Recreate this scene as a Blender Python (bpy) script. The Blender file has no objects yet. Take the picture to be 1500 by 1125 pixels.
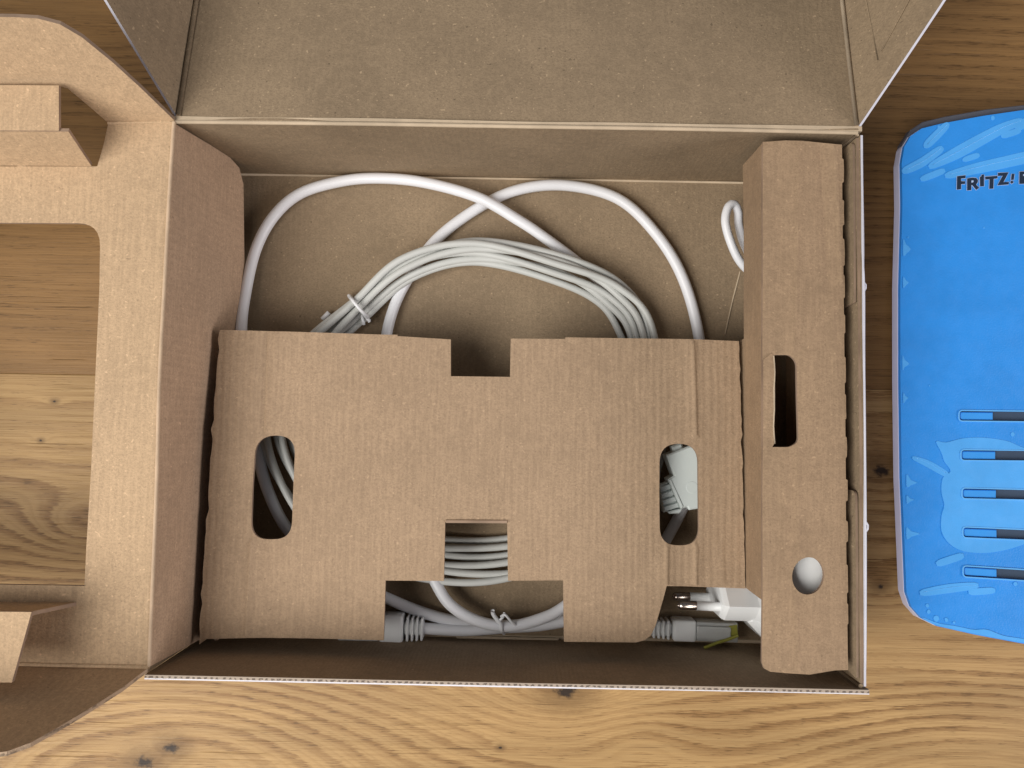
import bpy, math, random
from mathutils import Vector, noise
from mathutils.geometry import delaunay_2d_cdt
random.seed(7)
MM = 0.001
SC = bpy.context.scene
COL = SC.collection

# ------------------------------------------------------------------ camera
cam = bpy.data.cameras.new('camera')
cam.sensor_width = 36.0
cam.lens = 27.05
cam.clip_start = 0.01
cam.clip_end = 50
co = bpy.data.objects.new('camera', cam)
co.location = (2.493*MM, -12.006*MM, 359.49*MM)
co.rotation_euler = (0.059087, 0.0064027, 0.0188521)
COL.objects.link(co)
SC.camera = co

# ------------------------------------------------------------------ light: a dim room with one big soft window on the lower left, plus an added fill
w = bpy.data.worlds.new('World'); SC.world = w; w.use_nodes = True
bg = w.node_tree.nodes['Background']
bg.inputs[0].default_value = (0.88, 0.92, 1.0, 1)
bg.inputs[1].default_value = 0.13
def area(name, loc, target, sx, sy, power, col):
    l = bpy.data.lights.new(name, 'AREA'); l.shape = 'RECTANGLE'; l.size = sx; l.size_y = sy
    l.energy = power; l.color = col
    o = bpy.data.objects.new(name, l); o.location = loc
    o.rotation_euler = (Vector(target)-Vector(loc)).to_track_quat('-Z', 'Y').to_euler()
    COL.objects.link(o)
area('window_light', (-0.70, -0.42, 0.95), (-0.04, -0.02, 0), 0.9, 0.8, 19.5, (1.0, 0.97, 0.92))
area('fill_light_right', (1.25, -0.30, 0.62), (0, 0, 0.04), 1.0, 0.5, 11.0, (1.0, 0.94, 0.93))  # added fill from the right, brightens the faces turned towards it
SC.cycles.max_bounces = 8
SC.cycles.diffuse_bounces = 4
SC.view_settings.view_transform = 'Standard'
SC.view_settings.look = 'None'
SC.view_settings.exposure = 0.0
SC.view_settings.gamma = 1.0

# ------------------------------------------------------------------ node helpers
class G:
    """small wrapper round a material's node tree"""
    def __init__(s, name):
        s.m = bpy.data.materials.new(name); s.m.use_nodes = True
        s.t = s.m.node_tree; s.b = s.t.nodes['Principled BSDF']
        s.pos = s.t.nodes.new('ShaderNodeTexCoord').outputs['Object']
    def set(s, sock, v):
        if hasattr(v, 'links'): s.t.links.new(v, sock)
        elif isinstance(v, (tuple, list)) and len(v) == 3 and sock.type == 'RGBA': sock.default_value = (*v, 1)
        else: sock.default_value = v
    def op(s, o, a, b=0.0, c=0.0, clamp=False):
        n = s.t.nodes.new('ShaderNodeMath'); n.operation = o; n.use_clamp = clamp
        for i, v in enumerate((a, b, c)): s.set(n.inputs[i], v)
        return n.outputs[0]
    def add(s, *a):
        r = a[0]
        for x in a[1:]: r = s.op('ADD', r, x)
        return r
    def mul(s, a, b): return s.op('MULTIPLY', a, b)
    def xyz(s, v):
        n = s.t.nodes.new('ShaderNodeSeparateXYZ'); s.set(n.inputs[0], v); return n.outputs
    def vec(s, x, y, z=0.0):
        n = s.t.nodes.new('ShaderNodeCombineXYZ')
        for i, v in enumerate((x, y, z)): s.set(n.inputs[i], v)
        return n.outputs[0]
    def scale(s, v, k):
        n = s.t.nodes.new('ShaderNodeVectorMath'); n.operation = 'MULTIPLY'
        s.set(n.inputs[0], v); s.set(n.inputs[1], k); return n.outputs[0]
    def noise(s, v, sc=1.0, det=2.0, rough=0.5, dist=0.0):
        n = s.t.nodes.new('ShaderNodeTexNoise'); s.set(n.inputs['Vector'], v)
        n.inputs['Scale'].default_value = sc; n.inputs['Detail'].default_value = det
        n.inputs['Roughness'].default_value = rough; n.inputs['Distortion'].default_value = dist
        return n.outputs[0]
    def ramp(s, v, a, b, lo=0.0, hi=1.0):
        n = s.t.nodes.new('ShaderNodeMapRange'); n.interpolation_type = 'SMOOTHSTEP'
        s.set(n.inputs[0], v)
        for i, x in enumerate((a, b, lo, hi)): n.inputs[i+1].default_value = x
        return n.outputs[0]
    def mix(s, f, a, b, blend='MIX'):
        n = s.t.nodes.new('ShaderNodeMix'); n.data_type = 'RGBA'; n.blend_type = blend
        s.set(n.inputs[0], f); s.set(n.inputs[6], a); s.set(n.inputs[7], b)
        return n.outputs[2]
    def bump(s, h, strength, dist):
        n = s.t.nodes.new('ShaderNodeBump'); s.set(n.inputs['Height'], h)
        n.inputs['Strength'].default_value = strength; n.inputs['Distance'].default_value = dist
        s.t.links.new(n.outputs[0], s.b.inputs['Normal'])
    def col(s, v): s.set(s.b.inputs['Base Color'], v)
    def rough(s, v): s.set(s.b.inputs['Roughness'], v)

def card(name, base, dark=0.80, flute=None, period=2.6, amp=0.10, speck=0.5, streak=None):
    """kraft liner: mottled fibres, stray light and dark specks, faint flute ridges"""
    g = G(name); p = g.scale(g.pos, (1000, 1000, 1000))
    big = g.noise(p, 0.030, 2, 0.6)
    mid = g.noise(p, 0.30, 3, 0.65)
    fine = g.noise(g.scale(p, (1.0, 1.3, 1.0)), 0.95, 3, 0.8)
    d = tuple(c*dark for c in base)
    c = g.mix(g.ramp(big, 0.3, 0.7), d, base)
    c = g.mix(g.ramp(mid, 0.35, 0.70, 0.0, 0.42), c, tuple(min(1, x*1.24) for x in base))
    c = g.mix(g.ramp(fine, 0.40, 0.66, 0.0, 0.70), c, tuple(x*0.70 for x in base))
    if streak:
        k = tuple(0.06 if a == streak else 1.1 for a in 'XYZ')
        st = g.noise(g.scale(p, k), 1.0, 2, 0.6)
        c = g.mix(g.ramp(st, 0.45, 0.72, 0.0, 0.22), c, tuple(min(1, x*1.30) for x in base))
        c = g.mix(g.ramp(st, 0.50, 0.28, 0.0, 0.20), c, tuple(x*0.72 for x in base))
    sp = g.noise(p, 0.80, 0, 0.4)
    c = g.mix(g.ramp(sp, 0.77, 0.83, 0, speck), c, tuple(min(1, x*1.8) for x in base))
    c = g.mix(g.ramp(sp, 0.19, 0.15, 0, speck*1.2), c, tuple(x*0.35 for x in base))
    scf = g.ramp(g.noise(p, 0.09, 3, 0.75, 2.5), 0.60, 0.70, 0.0, 0.22)
    c = g.mix(scf, c, tuple(min(1, x*1.28) for x in base))
    h = g.mul(fine, 0.5)
    if flute:
        ax = g.xyz(p)['XYZ'.index(flute)]
        wv = g.op('SINE', g.add(g.mul(ax, 2*math.pi/period), g.mul(big, 3.5)))
        part = g.ramp(g.noise(p, 0.020, 2), 0.40, 0.68, 0.12, 1.0)
        h = g.add(h, g.mul(wv, amp*0.65))
        c = g.mix(g.mul(g.ramp(wv, -0.2, 1.0, 0, 0.12), part), c, tuple(min(1, x*1.35) for x in base))
    g.col(c); g.rough(0.85); g.b.inputs['Specular IOR Level'].default_value = 0.25
    g.bump(h, 0.7, 0.0006)
    return g.m

def cardedge(name, base, axis='X', period=2.3, k=0.45):
    """cut edge of corrugated board: uneven flute cells"""
    g = G(name); p = g.scale(g.pos, (1000, 1000, 1000))
    ax = g.xyz(p)['XYZ'.index(axis)]
    n = g.noise(p, 0.9, 3, 0.6)
    wv = g.op('SINE', g.add(g.mul(ax, 2*math.pi/period), g.mul(n, 3.0)))
    c = g.mix(g.mul(g.ramp(wv, 0.0, 0.7), g.ramp(g.noise(p, 0.3, 2), 0.35, 0.6)), base, tuple(x*k for x in base))
    c = g.mix(g.ramp(n, 0.45, 0.7, 0, 0.5), c, tuple(min(1, x*1.4) for x in base))
    g.col(c); g.rough(0.9)
    g.bump(wv, 0.3, 0.0004)
    return g.m
def rimedge(name):
    """top edge of the front wall: white printed layer outside, kraft liner inside, flute cells between"""
    g = G(name); p = g.scale(g.pos, (1000, 1000, 1000)); q = g.xyz(p)
    n = g.noise(p, 0.8, 3, 0.6)
    y = g.add(q[1], g.mul(g.op('SUBTRACT', n, 0.5), 0.5))
    wv = g.op('SINE', g.add(g.mul(q[0], 2*math.pi/2.3), g.mul(n, 9.0)))
    cell = g.mul(g.ramp(wv, -0.3, 0.4), g.mul(g.ramp(y, -108.75, -108.6), g.ramp(y, -107.85, -108.0)))
    c = g.mix(g.ramp(y, -108.7, -108.85), (0.42, 0.34, 0.27), (0.78, 0.76, 0.82))
    c = g.mix(cell, c, (0.15, 0.115, 0.09))
    g.col(c); g.rough(0.8)
    return g.m

def plain(name, base, rough=0.5, spec=0.5, var=0.06, bumpd=0.0, bs=4.0, sub=0.0):
    g = G(name); p = g.scale(g.pos, (1000, 1000, 1000))
    n = g.noise(p, 0.06, 3, 0.6)
    g.col(g.mix(g.ramp(n, 0.3, 0.7), tuple(c*(1-var) for c in base), tuple(min(1, c*(1+var)) for c in base)))
    g.rough(g.ramp(g.noise(p, 0.2, 3), 0.2, 0.8, max(0.05, rough-0.06), rough+0.06))
    g.b.inputs['Specular IOR Level'].default_value = spec
    if sub:
        g.b.inputs['Subsurface Weight'].default_value = sub
        g.b.inputs['Subsurface Radius'].default_value = (0.002, 0.002, 0.002)
    if bumpd: g.bump(g.noise(p, bs, 2), 0.4, bumpd)
    return g.m

def oak(name, light, dark, seed, knots, ring=9.0, wander=26.0, bandk=0.8):
    """oiled oak, grain along X. knots: (x, y, amplitude, sx, sy, core radius) in mm push the year rings aside"""
    g = G(name); p = g.scale(g.pos, (1000, 1000, 1000)); q = g.xyz(p); x = q[0]; y = q[1]
    so = seed*137.0
    def n2(fx, fy, sc=1.0, det=2.0, rough=0.5, dist=0.0):
        return g.noise(g.vec(g.add(g.mul(x, fx), so), g.mul(y, fy), so), sc, det, rough, dist)
    t = g.add(y, g.mul(n2(0.0045, 0.014, 1, 2), wander))
    core = None
    for (kx, ky, a, sx, sy, r) in knots:
        dx = g.op('DIVIDE', g.op('SUBTRACT', x, kx), sx); dy = g.op('DIVIDE', g.op('SUBTRACT', y, ky), sy)
        e = g.op('EXPONENT', g.mul(g.add(g.mul(dx, dx), g.mul(dy, dy)), -1.0))
        t = g.add(t, g.mul(e, a))
        if r:
            wob = g.mul(n2(0.30, 0.35, 1, 4, 0.65), 1.5)
            ex = g.op('DIVIDE', g.op('SUBTRACT', x, kx), r*1.5); ey = g.op('DIVIDE', g.op('SUBTRACT', y, ky), r)
            dd = g.add(g.op('SQRT', g.add(g.mul(ex, ex), g.mul(ey, ey))), wob)
            k1 = g.ramp(dd, 1.0, 1.6, 1, 0); k2 = g.ramp(dd, 1.2, 4.0, 0.6, 0)
            core = (k1, k2) if core is None else (g.op('MAXIMUM', core[0], k1), g.op('MAXIMUM', core[1], k2))
    jag = g.op('SUBTRACT', n2(0.085, 1.5, 1, 4, 0.65), 0.5)
    edge = g.op('SUBTRACT', n2(0.02, 0.25, 1, 3, 0.6), 0.5)
    t2 = g.add(t, g.mul(jag, ring*0.8), g.mul(edge, ring*0.55))
    fr = g.op('FRACT', g.op('DIVIDE', t2, ring))
    band = g.mul(g.ramp(fr, 0.30, 0.80), g.ramp(fr, 0.99, 0.86))
    strong = g.ramp(n2(0.007, 0.025, 1, 3), 0.36, 0.60, 0.22, 1)
    band = g.mul(band, strong)
    f3 = g.op('FRACT', g.op('DIVIDE', g.add(t, g.mul(jag, 2.2)), ring*0.31))
    thin = g.mul(g.ramp(f3, 0.35, 0.8), g.ramp(f3, 1.0, 0.85))
    fib = n2(0.022, 2.3, 1, 4, 0.7)
    tone = n2(0.008, 0.05, 1, 3)
    c = g.mix(g.ramp(tone, 0.3, 0.7), tuple(v*0.84 for v in light), tuple(min(1, v*1.08) for v in light))
    c = g.mix(g.mul(band, bandk), c, dark)
    c = g.mix(g.mul(thin, 0.20), c, dark)
    c = g.mix(g.ramp(fib, 0.48, 0.70, 0, 0.42), c, tuple(v*0.72 for v in dark))
    c = g.mix(g.ramp(fib, 0.50, 0.28, 0, 0.30), c, tuple(min(1, v*1.2) for v in light))
    # open pores: long hairlines and, in the early wood, dense short ticks
    lng = g.ramp(n2(0.013, 1.25, 1, 3, 0.55), 0.635, 0.685, 0, 0.85)
    brk = g.ramp(n2(0.05, 0.4, 1, 2), 0.42, 0.55)
    lng = g.mul(lng, brk)
    tick = g.ramp(g.add(n2(0.13, 2.1, 1, 3, 0.55), g.mul(band, 0.13)), 0.63, 0.73, 0, 0.85)
    pr = g.op('MAXIMUM', lng, tick)
    c = g.mix(g.mul(pr, 0.75), c, tuple(v*0.42 for v in dark))
    if core:
        c = g.mix(core[1], c, tuple(v*0.5 for v in dark))
        c = g.mix(core[0], c, (0.03, 0.018, 0.011))
    g.col(c)
    g.rough(g.ramp(fib, 0.3, 0.7, 0.42, 0.60))
    g.b.inputs['Specular IOR Level'].default_value = 0.3
    g.bump(g.op('SUBTRACT', g.mul(fib, 0.5), lng), 0.4, 0.0006)
    return g.m

# ------------------------------------------------------------------ materials
M = {}
M['liner'] = card('grey_brown_liner', (0.325, 0.238, 0.152), flute='X', amp=0.04, speck=0.55)
M['liner_y'] = card('grey_brown_liner_wall', (0.33, 0.240, 0.155), flute='X', period=1.7, amp=0.10, speck=0.5)
M['tray'] = card('pale_kraft', (0.53, 0.37, 0.228), dark=0.88, flute='X', period=3.1, amp=0.06, speck=0.35, streak='Y')
M['tray_in'] = card('pale_kraft_flap', (0.50, 0.345, 0.232), dark=0.88, flute='Y', period=3.1, amp=0.04, speck=0.3, streak='Y')
M['insert'] = card('brown_kraft', (0.405, 0.282, 0.182), dark=0.88, flute='X', period=3.0, amp=0.17, speck=0.3, streak='Y')
M['tunnel'] = card('brown_kraft_cover', (0.36, 0.245, 0.152), dark=0.80, flute='X', period=9.0, amp=0.15, speck=0.3, streak='Y')
M['white_print'] = plain('white_printed_outer', (0.60, 0.59, 0.66), 0.45, 0.4)
M['edge'] = cardedge('cut_kraft_edge', (0.42, 0.30, 0.20), 'Y', 2.9)
M['edge_x'] = cardedge('cut_white_edge', (0.66, 0.62, 0.62), 'X', 2.9)
M['rim'] = rimedge('front_rim_edge')
M['edge_dark'] = plain('worn_kraft_edge', (0.30, 0.21, 0.15), 0.9, 0.2, 0.2)
M['crease'] = plain('rubbed_fold', (0.52, 0.41, 0.29), 0.85, 0.2, 0.12, 0.0003, 3)
M['crease_tray'] = plain('rubbed_fold_pale', (0.56, 0.41, 0.28), 0.85, 0.2, 0.12, 0.0003, 3)
M['cable_white'] = plain('white_cable_sheath', (0.80, 0.80, 0.83), 0.38, 0.45, 0.02)
M['cable_grey'] = plain('pale_grey_cable_sheath', (0.57, 0.575, 0.55), 0.40, 0.4, 0.03)
M['plug_grey'] = plain('pale_grey_plug', (0.60, 0.645, 0.625), 0.45, 0.4, 0.02)
M['plug_white'] = plain('white_plug_plastic', (0.84, 0.85, 0.85), 0.35, 0.45, 0.02)
M['tie'] = plain('white_plastic_tie', (0.82, 0.82, 0.84), 0.35, 0.5, 0.02)
M['steel'] = plain('nickel_pin', (0.45, 0.38, 0.34), 0.25, 0.5, 0.03); M['steel'].node_tree.nodes['Principled BSDF'].inputs['Metallic'].default_value = 1.0
M['gold'] = plain('gold_contact', (0.8, 0.55, 0.2), 0.3, 0.5); M['gold'].node_tree.nodes['Principled BSDF'].inputs['Metallic'].default_value = 1.0
def clear(name, colour, rough, tr=0.85):
    g = G(name); g.col(g.mix(g.noise(g.scale(g.pos, (1000,)*3), 0.3), tuple(c*0.95 for c in colour), colour)); g.rough(rough)
    g.b.inputs['Transmission Weight'].default_value = tr; g.b.inputs['IOR'].default_value = 1.45
    return g.m
M['clear'] = clear('clear_plug_plastic', (0.90, 0.91, 0.90), 0.2, 0.55)
M['lime'] = clear('lime_tie_plastic', (0.42, 0.40, 0.07), 0.35, 0.35)
M['blue'] = plain('blue_router_shell', (0.029, 0.272, 0.78), 0.35, 0.5, 0.05, 0.0002, 1.2)
M['film'] = plain('lifted_film_over_blue', (0.085, 0.385, 0.86), 0.28, 0.5, 0.05)
M['film_line_and_highlight'] = plain('film_ridge', (0.13, 0.44, 0.88), 0.25, 0.5, 0.05)  # for film ridges, and for the highlights painted round the slots
M['pad'] = plain('blue_slot_cover', (0.045, 0.31, 0.80), 0.3, 0.4, 0.03)
M['base_white'] = plain('sky_tinted_router_base', (0.66, 0.66, 0.80), 0.45, 0.4, 0.03)  # white plastic with the lilac of reflected sky put into its colour
M['slot_dark'] = plain('dark_slot_inside', (0.035, 0.06, 0.10), 0.6, 0.3)
M['rear_edge'] = plain('dark_grey_edge_shade', (0.10, 0.105, 0.13), 0.5, 0.3)  # base edge facing away from the window, its shade given as colour
M['ink'] = plain('navy_print', (0.012, 0.026, 0.055), 0.5, 0.3)
M['ink_edge'] = plain('white_print_outline', (0.42, 0.55, 0.80), 0.5, 0.3)

# ------------------------------------------------------------------ mesh helpers (all lengths in mm)
def newobj(name, verts, faces, mats, parent=None, fmat=None, smooth=True):
    me = bpy.data.meshes.new(name)
    me.from_pydata([(v[0]*MM, v[1]*MM, v[2]*MM) for v in verts], [], faces)
    if not isinstance(mats, (tuple, list)): mats = (mats,)
    for m in mats: me.materials.append(m)
    if fmat: me.polygons.foreach_set('material_index', fmat)
    me.polygons.foreach_set('use_smooth', [smooth]*len(me.polygons))
    me.update()
    o = bpy.data.objects.new(name, me); COL.objects.link(o)
    if parent is not None:
        o.parent = parent
        r = parent
        off = Vector((0, 0, 0))
        while r is not None: off += r.location; r = r.parent
        o.location = -off
    return o
def thing(name, label, cat, loc, group=None):
    o = bpy.data.objects.new(name, None); o.empty_display_size = 0.02
    o.location = [c*MM for c in loc]; COL.objects.link(o)
    o['label'] = label; o['category'] = cat
    if group: o['group'] = group
    return o
def tag(o, label, cat, group=None):
    o['label'] = label; o['category'] = cat
    if group: o['group'] = group
    return o
def inpoly(p, poly):
    c = False; j = len(poly)-1
    for i in range(len(poly)):
        a, b = poly[i], poly[j]
        if (a[1] > p[1]) != (b[1] > p[1]) and p[0] < (b[0]-a[0])*(p[1]-a[1])/(b[1]-a[1])+a[0]: c = not c
        j = i
    return c
def fillet(pts, radii, n=6):
    """round the corners listed in radii {index: radius in mm} of a closed 3-D outline"""
    out = []; N = len(pts)
    for i, p in enumerate(pts):
        p = Vector(p)
        if i not in radii: out.append(tuple(p)); continue
        a = (Vector(pts[i-1])-p); b = (Vector(pts[(i+1) % N])-p)
        r = min(radii[i], a.length*0.49, b.length*0.49)
        A = p+a.normalized()*r; B = p+b.normalized()*r
        for k in range(n+1):
            u = k/n; out.append(tuple(A*(1-u)**2+p*2*u*(1-u)+B*u*u))
    return out
def rough_edge(p, q, step, amp, seed=0):
    """points from p (kept) towards q (left out) with an uneven, torn line"""
    p, q = Vector(p), Vector(q); d = q-p; n = max(2, int(d.length/step)); s = Vector((d.y, -d.x, 0)).normalized()
    return [tuple(p+d*(k/n)+s*(0 if k == 0 else amp*(noise.noise(Vector((k*0.9+seed*13.1, seed, 0)))*1.6))) for k in range(n)]
def perforated(p, q, pitch, gap, depth, seed=0):
    """edge of a perforated fold: nubs standing proud between cut stretches"""
    p, q = Vector(p), Vector(q); d = q-p; L = d.length; u = d/L; s = Vector((-u.y, u.x, 0)); out = [tuple(p)]; t = pitch*0.35; i = 0
    rnd = random.Random(seed)
    while t+gap < L-pitch*0.2:
        a, b = t, t+gap*rnd.uniform(0.8, 1.2); dp = depth*rnd.uniform(0.7, 1.3)
        for tt, k in ((a, 0), (a+0.5, dp), ((a+b)/2, dp*rnd.uniform(0.8, 1.3)), (b-0.5, dp), (b, 0)): out.append(tuple(p+u*tt+s*k))
        t += pitch*rnd.uniform(0.92, 1.08)
    return out
def panel(name, outer, holes=(), th=1.5, mats=None, parent=None, up=(0, 0, 1), grid=7.0, warp=0.25, wl=55.0, creases=(), bend=None, seed=0.0):
    """sheet of board: triangulated outline with holes, slightly uneven, with thickness below its outer face. mats: face, back, edge"""
    O = Vector(outer[0]); nv = Vector((0, 0, 0))
    for i in range(len(outer)):
        a, b = Vector(outer[i])-O, Vector(outer[(i+1) % len(outer)])-O; nv += a.cross(b)
    nv.normalize()
    if nv.dot(Vector(up)) < 0: nv = -nv
    ux = Vector((1, 0, 0)) if abs(nv.x) < 0.8 else Vector((0, 1, 0))
    ux = (ux-nv*ux.dot(nv)).normalized(); uy = nv.cross(ux)
    to2 = lambda p: ((Vector(p)-O).dot(ux), (Vector(p)-O).dot(uy))
    verts = []; edges = []; polys = []
    for loop in [outer]+list(holes):
        pl = [to2(p) for p in loop]; polys.append(pl); st = len(verts); pts = []
        for i in range(len(pl)):
            a, b = pl[i], pl[(i+1) % len(pl)]; L = math.hypot(b[0]-a[0], b[1]-a[1]); n = max(1, int(L/grid))
            if L < 1e-4: continue
            for k in range(n): pts.append((a[0]+(b[0]-a[0])*k/n, a[1]+(b[1]-a[1])*k/n))
        verts += pts; edges += [(st+i, st+(i+1) % len(pts)) for i in range(len(pts))]
    inside = lambda p: inpoly(p, polys[0]) and not any(inpoly(p, h) for h in polys[1:])
    nb = len(verts); bx = [v[0] for v in verts]; by = [v[1] for v in verts]; bnd = list(verts)
    cr = []
    for (a, b, depth, wd) in creases:
        a, b = Vector(to2(a)), Vector(to2(b)); d = b-a; L = d.length; s = Vector((-d.y, d.x))/L; cr.append((a, d/L, L, s, depth, wd))
        for k in range(int(L/2.5)+1):
            for off in (-2*wd, -wd, 0, wd, 2*wd):
                p = a+d*(k*2.5/L)+s*(off+0.35*noise.noise(Vector((k*0.4, L, seed)))); p = (p.x, p.y)
                if inside(p): verts.append(p)
    def near(p):
        if min((p[0]-b[0])**2+(p[1]-b[1])**2 for b in bnd) < (grid*0.35)**2: return True
        for (a, d, L, s, depth, wd) in cr:
            v = Vector(p)-a
            if -3 < v.dot(d) < L+3 and abs(v.dot(s)) < 3*wd+0.5: return True
        return False
    gx = min(bx)+grid/2
    while gx < max(bx):
        gy = min(by)+grid/2
        while gy < max(by):
            p = (gx+random.uniform(-1, 1)*grid*0.2, gy+random.uniform(-1, 1)*grid*0.2)
            if inside(p) and not near(p): verts.append(p)
            gy += grid
        gx += grid
    v2, e2, f2, ov, oe, of = delaunay_2d_cdt([Vector(v) for v in verts], edges, [], 0, 1e-5)
    tris = []
    for f in f2:
        c = sum((v2[i] for i in f), Vector((0, 0)))/len(f)
        L2m = max((v2[f[i]]-v2[f[i-1]]).length_squared for i in range(3))
        if abs((v2[f[1]]-v2[f[0]]).cross(v2[f[2]]-v2[f[0]])) < 0.004*L2m: continue      # slivers along straight edges spoil the shading
        if inside((c.x, c.y)): tris.append(tuple(f))
    def h(p):
        z = warp*noise.noise(Vector((p[0]/wl+seed*3.7, p[1]/wl, seed)))
        for (a, d, L, s, depth, wd) in cr:
            v = Vector(p)-a; al = v.dot(d); ac = v.dot(s)
            if -1 < al < L+1: z += depth*math.exp(-(ac/wd)**2)
        return z
    top = []
    for v in v2:
        P = O+ux*v[0]+uy*v[1]
        k = h(v)+(bend(P) if bend else 0.0)
        top.append(P+nv*k)
    n = len(top); V = [tuple(p) for p in top]+[tuple(p-nv*th) for p in top]
    F = []; FM = []; cnt = {}
    for t in tris:
        a, b, c = t
        if (v2[b]-v2[a]).cross(v2[c]-v2[a]) < 0: t = (a, c, b)
        F.append(t); FM.append(0); F.append((t[2]+n, t[1]+n, t[0]+n)); FM.append(1)
        for i in range(3):
            e = (t[i], t[(i+1) % 3])
            if (e[1], e[0]) in cnt: del cnt[(e[1], e[0])]
            else: cnt[e] = 1
    for (a, b) in cnt:
        k = len(V); V += [V[a], V[b], V[b+n], V[a+n]]; F.append((k+1, k, k+3, k+2)); FM.append(2)
    return newobj(name, V, F, mats, parent, FM)
def spline(pts, step=2.0, closed=False):
    """Catmull-Rom through the points"""
    P = [Vector(p) for p in pts]; n = len(P); out = []
    for i in range(n if closed else n-1):
        if closed: a, b, c, d = P[i-1], P[i], P[(i+1) % n], P[(i+2) % n]
        else: b, c = P[i], P[i+1]; a = P[i-1] if i else b*2-c; d = P[i+2] if i+2 < n else c*2-b
        k = max(2, int((c-b).length/step))
        for j in range(k):
            t = j/k; out.append(0.5*((2*b)+(c-a)*t+(2*a-5*b+4*c-d)*t*t+(3*b-a-3*c+d)*t**3))
    if not closed: out.append(P[-1])
    return out
def tube(name, path, r, mat, parent=None, sides=14, rr=None, cap=True):
    path = [Vector(p) for p in path]; V = []; F = []; n = len(path)
    up = Vector((0, 0, 1)); prev = None
    for i, p in enumerate(path):
        t = (path[min(i+1, n-1)]-path[max(i-1, 0)]).normalized()
        if prev is None:
            a = t.cross(up); a = a.normalized() if a.length > 1e-3 else Vector((1, 0, 0))
        else:
            a = (prev-t*prev.dot(t)).normalized()
        prev = a; b = t.cross(a); q = rr(i/(n-1)) if rr else r
        for k in range(sides):
            an = 2*math.pi*k/sides; V.append(p+a*math.cos(an)*q+b*math.sin(an)*q)
    for i in range(n-1):
        for k in range(sides):
            k2 = (k+1) % sides; F.append((i*sides+k, i*sides+k2, (i+1)*sides+k2, (i+1)*sides+k))
    if cap: F.append(tuple(range(sides))); F.append(tuple((n-1)*sides+k for k in reversed(range(sides))))
    return newobj(name, V, F, mat, parent)
def frame_box(name, c, ax, ay, az, size, bev, mat, parent, seg=3):
    """bevelled box with its own axes; size = full lengths along ax, ay, az"""
    import bmesh
    bm = bmesh.new(); bmesh.ops.create_cube(bm, size=1.0)
    for v in bm.verts: v.co = Vector((v.co.x*size[0], v.co.y*size[1], v.co.z*size[2]))
    if bev: bmesh.ops.bevel(bm, geom=bm.edges[:], offset=bev, segments=seg, profile=0.5, affect='EDGES')
    ax, ay, az = Vector(ax).normalized(), Vector(ay).normalized(), Vector(az).normalized(); c = Vector(c)
    V = [c+ax*v.co.x+ay*v.co.y+az*v.co.z for v in bm.verts]; F = [[v.index for v in f.verts] for f in bm.faces]
    bm.verts.index_update(); F = [[v.index for v in f.verts] for f in bm.faces]; bm.free()
    return newobj(name, V, F, mat, parent)
def prism(name, outline, z0, z1, bev, mats, parent, smooth=False, holes=()):
    """solid between z0 and z1 over a flat outline, its top rim chamfered by bev"""
    pl = [(p[0], p[1]) for p in outline]; ar = sum(pl[i-1][0]*pl[i][1]-pl[i][0]*pl[i-1][1] for i in range(len(pl)))
    if ar < 0: pl.reverse()
    n = len(pl); ins = []
    for i in range(n):
        a = Vector(pl[i-1]); b = Vector(pl[i]); c = Vector(pl[(i+1) % n])
        d1 = (b-a).normalized(); d2 = (c-b).normalized(); nn = Vector((-d1.y-d2.y, d1.x+d2.x))
        nn = nn.normalized()/max(0.5, math.cos(min(1.2, abs(d1.angle_signed(d2, 0.0))/2))); ins.append(b+nn*bev)
    V = [(p[0], p[1], z0) for p in pl]+[(p[0], p[1], z1-bev) for p in pl]+[(p[0], p[1], z1) for p in ins]
    F = [tuple(range(2*n, 3*n)), tuple(reversed(range(n)))]
    for i in range(n):
        j = (i+1) % n; F.append((i, j, n+j, n+i)); F.append((n+i, n+j, 2*n+j, 2*n+i))
    return newobj(name, V, F, mats, parent, smooth=smooth)
def lerp3(a, b, t): return tuple(a[i]+(b[i]-a[i])*t for i in range(3))

# ------------------------------------------------------------------ the oak table top: four boards
tt = bpy.data.objects.new('table_top', None); COL.objects.link(tt); tt.location = (0, 0, -0.003); tt['kind'] = 'structure'
knA = [(-225, 90, 20, 120, 30, 0), (190, 75, -24, 90, 26, 0), (-200, 170, 16, 80, 20, 0)]
knB = [(-154, -161.5, -78, 105, 46, 3.3), (-166, -168, 10, 20, 12, 4.0), (27.6, -131.5, 30, 40, 15, 5.2), (60, -150, -14, 26, 14, 0), (-2.4, -158, 4, 9, 4, 0.8), (172.3, -81.7, 12, 16, 9, 1.6),
       (173, -28, 22, 26, 16, 4.0), (-216.5, -2.9, 3, 6, 3, 0.8), (-222, -21.3, 3, 6, 3, 0.7), (-196, -62, 30, 30, 15, 0), (215, -165, -40, 80, 36, 0)]
boards = [(-0.415, -0.1951, (0.44, 0.29, 0.14), (0.25, 0.145, 0.062), 3, [], 8, 0.7), (-0.1950, 0.0099, (0.455, 0.285, 0.120), (0.240, 0.125, 0.044), 1, knB, 9.5, 0.85),
          (0.0100, 0.2149, (0.30, 0.165, 0.060), (0.165, 0.084, 0.029), 2, knA, 6.0, 0.45), (0.2150, 0.43, (0.42, 0.28, 0.13), (0.25, 0.15, 0.06), 5, [], 8, 0.7)]
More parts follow.
